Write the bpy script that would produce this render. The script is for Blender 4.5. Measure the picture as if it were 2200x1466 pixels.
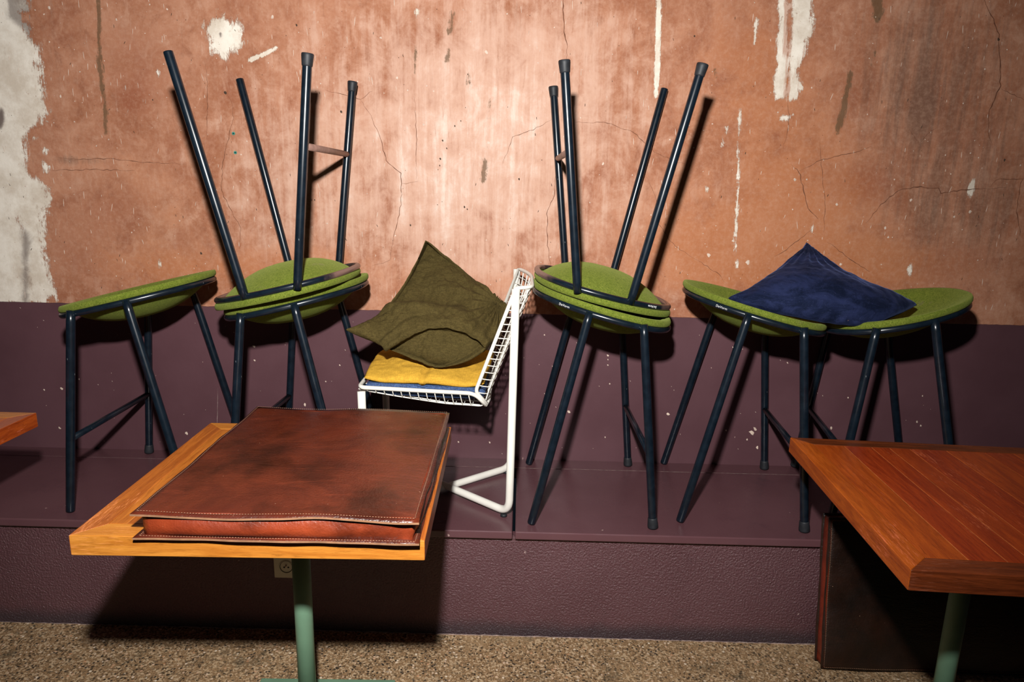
import bpy, bmesh, math, random
import numpy as np
from mathutils import Vector, Matrix, noise

# ------------------------------------------------------------------ camera, world, flash, exposure
for o in list(bpy.data.objects): bpy.data.objects.remove(o, do_unlink=True)
scn = bpy.context.scene
COL = scn.collection
H = 1.42
FPX, PITCH, ROLL, YAW = 1466.43, 0.22044, 0.02145, -0.00999
def cam_axes():
    cp, sp, cy, sy = math.cos(PITCH), math.sin(PITCH), math.cos(YAW), math.sin(YAW)
    fwd = Vector((sy*cp, cy*cp, -sp)); r0 = Vector((cy, -sy, 0)); u0 = r0.cross(fwd)
    c, s = math.cos(ROLL), math.sin(ROLL)
    return r0*c+u0*s, u0*c-r0*s, fwd
RT, UP, FW = cam_axes()
cd = bpy.data.cameras.new('camera'); co = bpy.data.objects.new('camera', cd); COL.objects.link(co)
cd.sensor_fit = 'HORIZONTAL'; cd.sensor_width = 36; cd.lens = 36*FPX/2200; cd.clip_start = .05
m = Matrix(((RT.x, UP.x, -FW.x, 0), (RT.y, UP.y, -FW.y, 0), (RT.z, UP.z, -FW.z, H), (0, 0, 0, 1)))
co.matrix_world = m; scn.camera = co
w = bpy.data.worlds.new('world'); scn.world = w; w.use_nodes = True
w.node_tree.nodes['Background'].inputs[0].default_value = (.50, .70, 1, 1)
w.node_tree.nodes['Background'].inputs[1].default_value = .008
# the hand-held flash above the lens
ld = bpy.data.lights.new('flash', 'SPOT'); lo = bpy.data.objects.new('flash', ld); COL.objects.link(lo)
lo.location = (-.09, .12, 1.845)
aim = Vector((-.32, 2.51, 1.18)) - lo.location
lo.rotation_euler = aim.to_track_quat('-Z', 'Y').to_euler()
ld.energy = 350; ld.shadow_soft_size = .036; ld.spot_size = math.radians(124); ld.spot_blend = 1.0
ld.color = (1, .98, .95)
scn.view_settings.view_transform = 'Standard'; scn.view_settings.look = 'None'
scn.view_settings.gamma = 1; scn.view_settings.use_curve_mapping = False
scn.view_settings.exposure = 0.0

def at(u, v, Y):            # where the sight line through a measured point meets a vertical plane at depth Y
    d = FW+RT*((u-1100)/FPX)-UP*((v-733)/FPX); t = Y/d.y
    return Vector((0, 0, H))+d*t
def atz(u, v, Z):
    d = FW+RT*((u-1100)/FPX)-UP*((v-733)/FPX); t = (Z-H)/d.z
    return Vector((0, 0, H))+d*t

ZB, YW, YF, YR, ZP = .3812, 2.516, 1.9324, 1.9522, .9619
YS = 2.4285
random.seed(7); rng = np.random.default_rng(5)

# ------------------------------------------------------------------ helpers
def tag(o, label=None, cat=None, group=None, kind=None):
    if label: o['label'] = label
    if cat: o['category'] = cat
    if group: o['group'] = group
    if kind: o['kind'] = kind
    return o
def empty(name, loc=(0, 0, 0), rot=(0, 0, 0)):
    o = bpy.data.objects.new(name, None); COL.objects.link(o); o.location = loc; o.rotation_euler = rot
    o.empty_display_size = .1; return o
def mesh(name, V, F, mat, smooth=False):
    me = bpy.data.meshes.new(name); me.from_pydata([tuple(p) for p in V], [], F); me.materials.append(mat)
    if smooth: me.polygons.foreach_set('use_smooth', [True]*len(me.polygons))
    me.update(); return me
def link(name, me, parent=None, loc=None):
    o = bpy.data.objects.new(name, me); COL.objects.link(o)
    if parent: o.parent = parent
    if loc is not None: o.location = loc
    return o
def mk(name, VF, mat, parent=None, smooth=False, org=None):
    V, F = VF
    if org is not None: V = [Vector(p)-Vector(org) for p in V]
    return link(name, mesh(name, V, F, mat, smooth), parent)
def merge(parts):
    V, F = [], []
    for v, f in parts:
        n = len(V); V += [tuple(p) for p in v]; F += [tuple(i+n for i in q) for q in f]
    return V, F
def tube(path, r, n=12, closed=False, flat=1.0):
    P = [Vector(p) for p in path]; N = len(P)
    rad = r if isinstance(r, (list, tuple)) else [r]*N
    T = []
    for i in range(N):
        a = P[(i-1) % N] if (closed or i > 0) else P[i]; b = P[(i+1) % N] if (closed or i < N-1) else P[i]
        T.append((b-a).normalized())
    u = T[0].orthogonal().normalized()
    if abs(T[0].z) < .9: u = (Vector((0, 0, 1))-T[0]*T[0].z).normalized()
    V, F = [], []
    for i in range(N):
        u = (u-T[i]*u.dot(T[i])).normalized(); b = T[i].cross(u)
        for k in range(n):
            a = 2*math.pi*k/n; V.append(P[i]+(u*math.cos(a)+b*math.sin(a)*flat)*rad[i])
    for i in range(N if closed else N-1):
        j = (i+1) % N
        for k in range(n):
            l = (k+1) % n; F.append((i*n+k, i*n+l, j*n+l, j*n+k))
    if not closed:
        F.append(tuple(range(n-1, -1, -1))); F.append(tuple((N-1)*n+k for k in range(n)))
    return V, F
def rounded(path, rad=.03, seg=6):
    P = [Vector(p) for p in path]; out = [P[0]]
    for i in range(1, len(P)-1):
        a, b, c = P[i-1], P[i], P[i+1]; rr = min(rad, (a-b).length*.45, (c-b).length*.45)
        p, q = b+(a-b).normalized()*rr, b+(c-b).normalized()*rr
        for k in range(seg+1):
            t = k/seg; out.append(p*(1-t)**2+b*2*t*(1-t)+q*t*t)
    out.append(P[-1]); return out
def prism(poly, z0, z1, bev=.0015, seg=2):
    bm = bmesh.new(); lo_ = [bm.verts.new((x, y, z0)) for x, y in poly]; hi = [bm.verts.new((x, y, z1)) for x, y in poly]; n = len(poly)
    bm.faces.new(lo_[::-1]); bm.faces.new(hi)
    for i in range(n): bm.faces.new((lo_[i], lo_[(i+1) % n], hi[(i+1) % n], hi[i]))
    bmesh.ops.recalc_face_normals(bm, faces=bm.faces)
    if bev: bmesh.ops.bevel(bm, geom=list(bm.edges), offset=bev, segments=seg, affect='EDGES', profile=.5)
    V = [v.co.copy() for v in bm.verts]; bm.verts.index_update(); F = [tuple(v.index for v in f.verts) for f in bm.faces]; bm.free()
    return V, F
def box(x0, x1, y0, y1, z0, z1, bev=.0015, seg=2):
    return prism([(x0, y0), (x1, y0), (x1, y1), (x0, y1)], z0, z1, bev, seg)

# ------------------------------------------------------------------ material kit
class N:
    def __init__(s, name):
        s.m = bpy.data.materials.new(name); s.m.use_nodes = True; s.t = s.m.node_tree
        s.b = s.t.nodes['Principled BSDF']; s.L = s.t.links
    def n(s, kind, **kw):
        x = s.t.nodes.new(kind)
        for k, v in kw.items(): setattr(x, k, v)
        return x
    def put(s, sock, v):
        if hasattr(v, 'is_output') or isinstance(v, bpy.types.NodeSocket): s.L.new(v, sock)
        elif isinstance(v, (tuple, list)) and len(v) == 3 and sock.type == 'RGBA': sock.default_value = (*v, 1)
        else: sock.default_value = v
    def co(s, scale=(1, 1, 1), kind='Object', rot=(0, 0, 0)):
        c = s.n('ShaderNodeTexCoord'); mp = s.n('ShaderNodeMapping'); s.L.new(c.outputs[kind], mp.inputs[0])
        mp.inputs['Scale'].default_value = scale; mp.inputs['Rotation'].default_value = rot; return mp.outputs[0]
    def noise(s, vec, scale, detail=4, rough=.55, dist=0):
        x = s.n('ShaderNodeTexNoise'); s.put(x.inputs['Vector'], vec); x.inputs['Scale'].default_value = scale
        x.inputs['Detail'].default_value = detail; x.inputs['Roughness'].default_value = rough; x.inputs['Distortion'].default_value = dist
        return x.outputs['Fac']
    def voro(s, vec, scale, out='Color', feature='F1'):
        x = s.n('ShaderNodeTexVoronoi'); x.feature = feature; s.put(x.inputs['Vector'], vec); x.inputs['Scale'].default_value = scale
        return x.outputs[out]
    def math(s, op, a, b=0.0, c=None):
        x = s.n('ShaderNodeMath', operation=op); s.put(x.inputs[0], a); s.put(x.inputs[1], b)
        if c is not None: s.put(x.inputs[2], c)
        return x.outputs[0]
    def step(s, v, lo, hi, a=0., b=1.):
        x = s.n('ShaderNodeMapRange'); x.interpolation_type = 'SMOOTHSTEP'; s.put(x.inputs['Value'], v)
        x.inputs['From Min'].default_value = lo; x.inputs['From Max'].default_value = hi
        x.inputs['To Min'].default_value = a; x.inputs['To Max'].default_value = b; return x.outputs[0]
    def mix(s, f, a, b, mode='MIX'):
        x = s.n('ShaderNodeMix', data_type='RGBA', blend_type=mode); s.put(x.inputs[0], f); s.put(x.inputs[6], a); s.put(x.inputs[7], b)
        return x.outputs[2]
    def attr(s, name):
        x = s.n('ShaderNodeAttribute', attribute_name=name); return x.outputs['Fac']
    def objrand(s): return s.n('ShaderNodeObjectInfo').outputs['Random']
    def bump(s, h, dist=.001, strength=1.0):
        x = s.n('ShaderNodeBump'); s.put(x.inputs['Height'], h); x.inputs['Distance'].default_value = dist; x.inputs['Strength'].default_value = strength
        s.L.new(x.outputs[0], s.b.inputs['Normal'])
    def set(s, col=None, rough=.5, metal=0., spec=None, coat=None, sheen=None):
        if col is not None: s.put(s.b.inputs['Base Color'], col)
        s.put(s.b.inputs['Roughness'], rough); s.b.inputs['Metallic'].default_value = metal
        if spec is not None: s.b.inputs['Specular IOR Level'].default_value = spec
        if coat: s.b.inputs['Coat Weight'].default_value = coat; s.b.inputs['Coat Roughness'].default_value = .15
        if sheen: s.b.inputs['Sheen Weight'].default_value = sheen[0]; s.b.inputs['Sheen Roughness'].default_value = sheen[1]; s.put(s.b.inputs['Sheen Tint'], sheen[2])
        return s.m

def mat_wall():
    k = N('distempered_plaster_wall'); o = k.co()
    geo = k.n('ShaderNodeSeparateXYZ'); k.L.new(o, geo.inputs[0]); z = geo.outputs['Z']
    cen = lambda f: k.math('SUBTRACT', f, .5)
    mul = lambda f, x: k.math('MULTIPLY', f, x)
    add = lambda *fs: fs[0] if len(fs) == 1 else k.math('ADD', fs[0], add(*fs[1:]))
    streak = k.noise(k.co((9, 1, .55)), 2.2, 6, .66)
    brush = k.noise(k.co((24, 1, 2.2)), 3.0, 7, .72, .6)
    fines = k.noise(k.co((90, 1, 3.5)), 2.5, 5, .7)
    big = k.noise(o, 2.1, 6, .62, .7); mid = k.noise(o, 6.5, 8, .70, .4); cloud = k.noise(k.co((1, 1, .7)), 15, 8, .72, .5); fine = k.noise(o, 60, 6, .75); grit = k.noise(o, 260, 3, .7)
    c = k.mix(k.step(big, .34, .66), (.350, .130, .064), (.455, .195, .110))
    c = k.mix(k.step(mid, .47, .66, 0, .65), c, (.56, .275, .170))
    c = k.mix(k.step(mid, .50, .30, 0, .65), c, (.275, .085, .040))
    c = k.mix(k.step(cloud, .50, .68, 0, .50), c, (.60, .335, .225))
    c = k.mix(k.step(cloud, .47, .28, 0, .62), c, (.245, .082, .040))
    pale = add(k.attr('pale'), mul(cen(streak), 1.4), mul(cen(mid), 1.1), mul(cen(cloud), .9), mul(cen(brush), .45))
    c = k.mix(k.step(pale, .20, .95, 0, .88), c, (.645, .405, .305))
    c = k.mix(k.step(pale, .82, 1.35, 0, .85), c, (.78, .64, .55))
    c = k.mix(k.step(brush, .57, .74, 0, .26), c, (.62, .40, .30))
    c = k.mix(k.step(brush, .43, .25, 0, .40), c, (.24, .090, .045))
    dark = add(k.attr('grime'), mul(cen(streak), 1.3), mul(cen(brush), .9))
    c = k.mix(k.step(dark, .28, .95, 0, .72), c, (.125, .068, .046))
    c = k.mix(k.step(fines, .57, .76, 0, .40), c, (.22, .085, .045))
    red = add(k.attr('red'), mul(cen(mid), 1.3), mul(cen(cloud), .7))
    c = k.mix(k.step(red, .22, .85, 0, .75), c, (.275, .075, .032))
    warm = add(k.attr('warm'), mul(cen(mid), 1.2), mul(cen(big), .8))
    c = k.mix(k.step(warm, .15, .8, 0, .70), c, (.47, .165, .062))
    # rubbed-off specks and little scratches
    sp = k.noise(k.co((1, 1, .35)), 85, 3, .6)
    c = k.mix(k.step(sp, .70, .75, 0, .75), c, (.70, .52, .42))
    sp2 = k.noise(k.co((1.4, 1, .30), rot=(0, .2, 0)), 52, 4, .65)
    c = k.mix(k.step(sp2, .71, .76, 0, .75), c, (.14, .060, .032))
    c = k.mix(k.step(fine, .40, .75, 0, .30), c, (.66, .40, .28))
    # olive, older paint showing
    st = add(k.attr('stain'), mul(cen(fine), .8), mul(cen(brush), 1.4), mul(cen(cloud), 1.9))
    c = k.mix(k.step(st, .50, .80, 0, .78), c, (.120, .068, .030))
    # bare plaster
    pn = k.noise(k.co((1.5, 1, .9)), 16, 9, .80, .4)
    pl = add(k.attr('plaster'), mul(cen(pn), 2.3), mul(cen(fines), .9))
    plm = k.step(pl, .42, .66)
    pc = k.mix(k.step(k.noise(o, 7, 8, .7), .36, .62), (.68, .58, .47), (.92, .84, .73))
    pc = k.mix(k.step(k.noise(k.co((1, 1, .5)), 20, 7, .75), .58, .70, 0, .65), pc, (.36, .25, .18))
    pc = k.mix(k.step(add(k.attr('redder'), mul(cen(brush), 1.6), mul(cen(pn), .8)), .45, .8, 0, .75), pc, (.52, .27, .18))
    pc = k.mix(k.math('MULTIPLY', k.attr('grey'), k.step(add(k.attr('grey'), mul(cen(cloud), 1.4)), .3, .8)), pc, (.19, .145, .125))
    c = k.mix(plm, c, pc)
    # plum dado with a straight brushed upper edge
    edge = add(z, mul(cen(k.noise(o, 25, 3)), .006))
    dado = k.step(edge, ZP-.0012, ZP+.0012, 1, 0)
    pm = k.mix(k.step(k.noise(o, 3, 4), .3, .7), (.096, .042, .050), (.118, .054, .064))
    chip = k.noise(k.co((1, 1, .6)), 55, 2, .5)
    pm = k.mix(k.step(chip, .765, .79, 0, .8), pm, (.55, .38, .33))
    c = k.mix(dado, c, pm)
    h = add(mul(mid, .6), mul(cloud, .3), mul(fine, .25), mul(plm, .30), mul(brush, .15), mul(grit, .08))
    h2 = k.mix(dado, h, mul(k.noise(o, 90, 2), .10))
    k.bump(h2, .004, .6)
    return k.set(c, k.math('SUBTRACT', .85, k.math('MULTIPLY', dado, .44)), spec=.35)
def mat_plum(name, bumpy):
    k = N(name); o = k.co()
    c = k.mix(k.step(k.noise(o, 2.5, 4), .3, .7), (.104, .044, .051), (.126, .056, .064))
    c = k.mix(k.step(k.noise(o, 42, 2, .5), .765, .785, 0, .8), c, (.5, .35, .32))
    c = k.mix(k.step(k.noise(o, 6, 5, .7), .58, .8, 0, .5), c, (.055, .028, .036))
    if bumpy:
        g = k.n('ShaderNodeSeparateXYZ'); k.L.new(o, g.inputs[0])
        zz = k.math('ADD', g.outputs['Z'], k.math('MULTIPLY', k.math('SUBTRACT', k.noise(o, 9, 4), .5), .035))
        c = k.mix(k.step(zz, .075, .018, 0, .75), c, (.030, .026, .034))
    h = k.noise(o, 150 if bumpy else 60, 3, .6); k.bump(h, .0065 if bumpy else .0004, 1.0 if bumpy else .7)
    return k.set(c, .30 if bumpy else k.step(k.noise(o, 8, 4), .3, .7, .24, .36), spec=.5)
def mat_floor():
    k = N('exposed_aggregate_floor'); o = k.co()
    v1 = k.voro(o, 190); v2 = k.voro(o, 95); s1 = k.n('ShaderNodeSeparateColor'); k.L.new(v1, s1.inputs[0]); s2 = k.n('ShaderNodeSeparateColor'); k.L.new(v2, s2.inputs[0])
    c = k.mix(k.step(k.noise(o, 240, 5, .75), .35, .65), (.11, .060, .027), (.48, .295, .150))
    c = k.mix(k.step(s1.outputs[0], .62, .80, 0, .8), c, (.62, .45, .28))
    c = k.mix(k.step(s1.outputs[1], .78, .88, 0, .8), c, (.06, .038, .020))
    d2 = k.voro(o, 95, 'Distance')
    peb = k.math('MULTIPLY', k.step(s2.outputs[0], .80, .82), k.step(d2, .44, .32))
    c = k.mix(peb, c, k.mix(s2.outputs[1], (.84, .70, .54), (.55, .26, .12)))
    dk = k.math('MULTIPLY', k.step(s2.outputs[2], .86, .88), k.step(d2, .40, .28)); c = k.mix(dk, c, (.04, .028, .018))
    c = k.mix(k.step(k.noise(o, 8, 7, .72), .53, .70, 0, .72), c, (.075, .058, .034))
    c = k.mix(k.step(k.noise(o, 2.4, 4, .6), .45, .7, 0, .35), c, (.55, .36, .19))
    k.bump(k.math('ADD', k.noise(o, 260, 4, .7), k.math('MULTIPLY', peb, .4)), .003, .7)
    return k.set(c, .75, spec=.3)
def mat_wood(name, light, dark, axis, wear=0.0, rough=.33):
    k = N(name); sc = (1, 13, 13) if axis == 0 else (13, 1, 13)
    r = k.objrand(); c0 = k.n('ShaderNodeTexCoord'); add = k.n('ShaderNodeVectorMath', operation='ADD'); k.L.new(c0.outputs['Object'], add.inputs[0])
    cmb = k.n('ShaderNodeCombineXYZ'); k.put(cmb.inputs[0], k.math('MULTIPLY', r, 37.0)); k.put(cmb.inputs[1], k.math('MULTIPLY', r, 11.0)); k.L.new(cmb.outputs[0], add.inputs[1])
    mp = k.n('ShaderNodeMapping'); k.L.new(add.outputs[0], mp.inputs[0]); mp.inputs['Scale'].default_value = sc; g = mp.outputs[0]
    grain = k.noise(g, 3.6, 6, .65, 1.2); fib = k.noise(g, 34, 5, .7); vein = k.noise(g, 9, 5, .7, 1.5)
    c = k.mix(k.step(grain, .32, .68), dark, light)
    c = k.mix(k.step(vein, .54, .68, 0, .6), c, tuple(x*.55 for x in dark))
    c = k.mix(k.step(fib, .50, .72, 0, .6), c, tuple(x*.6 for x in dark))
    hs = k.n('ShaderNodeHueSaturation'); k.put(hs.inputs['Color'], c); k.put(hs.inputs['Value'], k.math('ADD', .84, k.math('MULTIPLY', r, .30))); k.put(hs.inputs['Hue'], k.math('ADD', .492, k.math('MULTIPLY', r, .016)))
    c = hs.outputs[0]
    wn = k.math('MULTIPLY', k.noise(k.co((3 if axis else 1, 1 if axis else 3, 1), 'Object'), 4.5, 4, .6), k.noise(g, 30, 4, .75))
    c = k.mix(k.step(wn, .33, .42, 0, wear), c, tuple(min(1, x*1.5+.06) for x in light))
    k.bump(fib, .0006, .5)
    return k.set(c, k.step(grain, .3, .7, rough, rough+.1), spec=.5)
def mat_leather(name, a, b, rough=.34):
    k = N(name); o = k.co()
    c = k.mix(k.step(k.noise(o, 5, 6, .65, .8), .32, .68), b, a)
    c = k.mix(k.step(k.noise(k.co((1, 6, 1), rot=(0, 0, .3)), 5, 5, .7, 1.2), .56, .72, 0, .55), c, tuple(x*1.55 for x in a))
    c = k.mix(k.step(k.noise(o, 3.6, 5, .62), .47, .68, 0, .8), c, tuple(x*.25 for x in b))
    c = k.mix(k.step(k.noise(o, 170, 2), .77, .79, 0, .8), c, (.5, .3, .2))
    k.bump(k.math('ADD', k.noise(o, 190, 3, .6), k.math('MULTIPLY', k.noise(k.co((1, 5, 1), rot=(0, 0, .5)), 14, 4, .7), 1.2)), .0020, .55)
    return k.set(c, k.step(k.noise(o, 9, 4), .3, .7, rough-.07, rough+.10), spec=.5)
def mat_felt():
    k = N('green_pet_felt'); o = k.co()
    f = k.noise(k.co((1, 1, 1)), 170, 5, .75, 1.5); g = k.noise(o, 30, 5, .7, 1)
    c = k.mix(k.step(f, .35, .65), (.068, .098, .010), (.190, .222, .034))
    c = k.mix(k.step(g, .4, .7, 0, .4), c, (.115, .155, .015))
    c = k.mix(k.step(k.noise(o, 14, 4, .6), .66, .76, 0, .55), c, (.20, .165, .085))
    k.bump(f, .0018, .6); return k.set(c, .95, spec=.1, sheen=(.25, .5, (.6, .7, .2)))
def mat_steel(name, wear):
    k = N(name); o = k.co()
    c = k.mix(k.step(k.noise(o, 40, 3), .3, .7), (.0032, .0070, .0125), (.0058, .0120, .0200))
    c = k.mix(k.step(k.noise(k.co((1, 1, .3)), 120, 2), .755, .775, 0, .6), c, (.25, .27, .28))
    if wear:
        g = k.n('ShaderNodeSeparateXYZ'); k.L.new(o, g.inputs[0]); x = k.math('ABSOLUTE', k.math('SUBTRACT', g.outputs['X'], .055))
        t = k.math('ADD', x, k.math('MULTIPLY', k.math('SUBTRACT', k.noise(o, 18, 4), .5), .07))
        c = k.mix(k.step(t, .168, .205, 0, .9), c, (.20, .115, .095))
    return k.set(c, .27, spec=.55)
def mat_plain(name, col, rough=.5, spec=.5, var=.25, scale=30, bumpd=0, metal=0, coat=None, sheen=None, bscale=200):
    k = N(name); o = k.co(); c = k.mix(k.step(k.noise(o, scale, 4), .3, .7), tuple(x*(1-var) for x in col), tuple(min(1, x*(1+var*.6)) for x in col))
    if bumpd: k.bump(k.noise(o, bscale, 4, .65), bumpd, .6)
    return k.set(c, rough, metal, spec, coat, sheen)
def mat_fabric(name, col, weave=520, var=.35, sheen=None, bumpd=.0008):
    k = N(name); o = k.co(); a = k.noise(k.co((1, .12, .5)), weave, 2); b = k.noise(k.co((.12, 1, .5)), weave, 2); big = k.noise(o, 12, 5, .65, .5)
    wv = k.math('ADD', a, b); c = k.mix(k.step(wv, .75, 1.25), tuple(x*(1-var) for x in col), tuple(min(1, x*(1+var*.7)) for x in col))
    c = k.mix(k.step(big, .35, .7, 0, .35), c, tuple(x*.7 for x in col)); k.bump(wv, bumpd, .6)
    return k.set(c, .92, spec=.12, sheen=sheen)
def mat_velvet():
    k = N('navy_velvet'); o = k.co(); big = k.noise(k.co((1, 1, 2.2)), 10, 6, .72, .8)
    c = k.mix(k.step(big, .38, .66), (.0040, .0075, .024), (.016, .023, .070)); k.bump(k.noise(o, 300, 3), .0006, .5)
    c = k.mix(k.step(k.noise(o, 220, 3, .6), .62, .72, 0, .35), c, (.06, .07, .16))
    return k.set(c, .85, spec=.1, sheen=(.30, .35, (.16, .22, .50)))

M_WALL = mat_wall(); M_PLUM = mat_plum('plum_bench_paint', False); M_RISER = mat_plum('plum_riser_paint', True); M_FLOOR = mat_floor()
M_FELT = mat_felt(); M_STEEL = mat_steel('navy_lacquered_steel', False); M_STEELW = mat_steel('navy_lacquered_steel_rubbed', True)
M_BARE = mat_plain('rubbed_bare_steel', (.26, .15, .12), .42, .5)
M_RUBBER = mat_plain('black_rubber', (.017, .019, .023), .55, .4, .3, 60)
M_WHITE = mat_plain('white_powder_coat', (.80, .77, .70), .42, .5, .06, 12)
M_MINT = mat_plain('mint_green_paint', (.150, .270, .175), .45, .4, .12, 8)
M_HONEY_Y = mat_wood('honey_teak_lengthways', (.47, .135, .018), (.31, .072, .010), 1, .8); M_HONEY_X = mat_wood('honey_teak_crossways', (.54, .190, .030), (.40, .115, .016), 0, .4)
M_SEAM_LIGHT = mat_plain('seam_edge_highlight', (.62, .27, .08), .5, .4, .4, 60)  # pale tone imitates light caught along the plank bevels
M_RED_Y = mat_wood('red_teak_lengthways', (.42, .073, .008), (.27, .038, .005), 1, .7, .27); M_RED_X = mat_wood('red_teak_crossways', (.20, .042, .009), (.085, .018, .005), 0, .4, .32)
M_LEATHER = mat_leather('oxblood_leather', (.125, .022, .009), (.066, .0115, .006), .27); M_LEATHER_SIDE = mat_leather('frontlit_red_leather', (.30, .048, .015), (.17, .024, .008), .34); M_LEATHER_DK = mat_leather('dark_brown_leather', (.026, .0085, .0045), (.013, .0055, .0035), .36); M_LEATHER_SIDE_DK = mat_leather('dark_red_leather', (.24, .032, .012), (.15, .020, .008), .38)  # table cushion's gusset is brightened in colour for its more frontal light
M_EDGE_DK = mat_plain('dark_leather_edge', (.05, .018, .012), .6, .3); M_EDGE = mat_plain('raw_leather_edge', (.30, .15, .08), .7, .3); M_THREAD = mat_plain('waxed_thread', (.36, .19, .115), .7, .2)
M_LETTER = mat_plain('white_print', (.7, .7, .7), .5, .4, .02)
M_OLIVE = mat_fabric('olive_linen', (.072, .052, .016), 480, .3); M_YELLOW = mat_fabric('mustard_linen', (.62, .345, .040), 420, .18); M_DENIM = mat_fabric('blue_melange_cloth', (.055, .095, .21), 500, .5)
M_NAVY = mat_velvet()
M_PLASTIC = mat_plain('cream_plastic', (.56, .47, .34), .35, .5, .05); M_BLACK = mat_plain('black_hole', (.006, .006, .006), .6, .2)
M_CRACK = mat_plain('crack_shadow_line', (.17, .07, .04), .9, .1, .4, 30); M_CHIP = mat_plain('bare_plaster_fleck', (.70, .55, .45), .85, .2, .2, 40)
M_CHIPD = mat_plain('dark_paint_speck', (.07, .045, .03), .85, .2, .3, 40); M_TEAL = mat_plain('teal_wall_plug', (.05, .30, .24), .5, .4); M_CAULK = mat_plain('pale_sealant', (.40, .30, .27), .6, .3, .5, 50)

# ------------------------------------------------------------------ the setting
def sdf_poly(X, Z, poly):
    n = len(poly); d = np.full(X.shape, 1e9); ins = np.zeros(X.shape, bool)
    for i in range(n):
        (ax, az), (bx, bz) = poly[i], poly[(i+1) % n]
        ex, ez = bx-ax, bz-az; t = np.clip(((X-ax)*ex+(Z-az)*ez)/(ex*ex+ez*ez+1e-12), 0, 1)
        d = np.minimum(d, np.hypot(X-ax-t*ex, Z-az-t*ez))
        c = ((az > Z) != (bz > Z)) & (X < (bx-ax)*(Z-az)/(bz-az+1e-12)+ax); ins ^= c
    return np.where(ins, d, -d)
def sdf_line(X, Z, pts):
    d = np.full(X.shape, 1e9)
    for (ax, az), (bx, bz) in zip(pts[:-1], pts[1:]):
        ex, ez = bx-ax, bz-az; t = np.clip(((X-ax)*ex+(Z-az)*ez)/(ex*ex+ez*ez+1e-12), 0, 1)
        d = np.minimum(d, np.hypot(X-ax-t*ex, Z-az-t*ez))
    return d
def wp(pts): return [(p.x, p.z) for p in (at(u, v, YW) for u, v in pts)]

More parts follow.
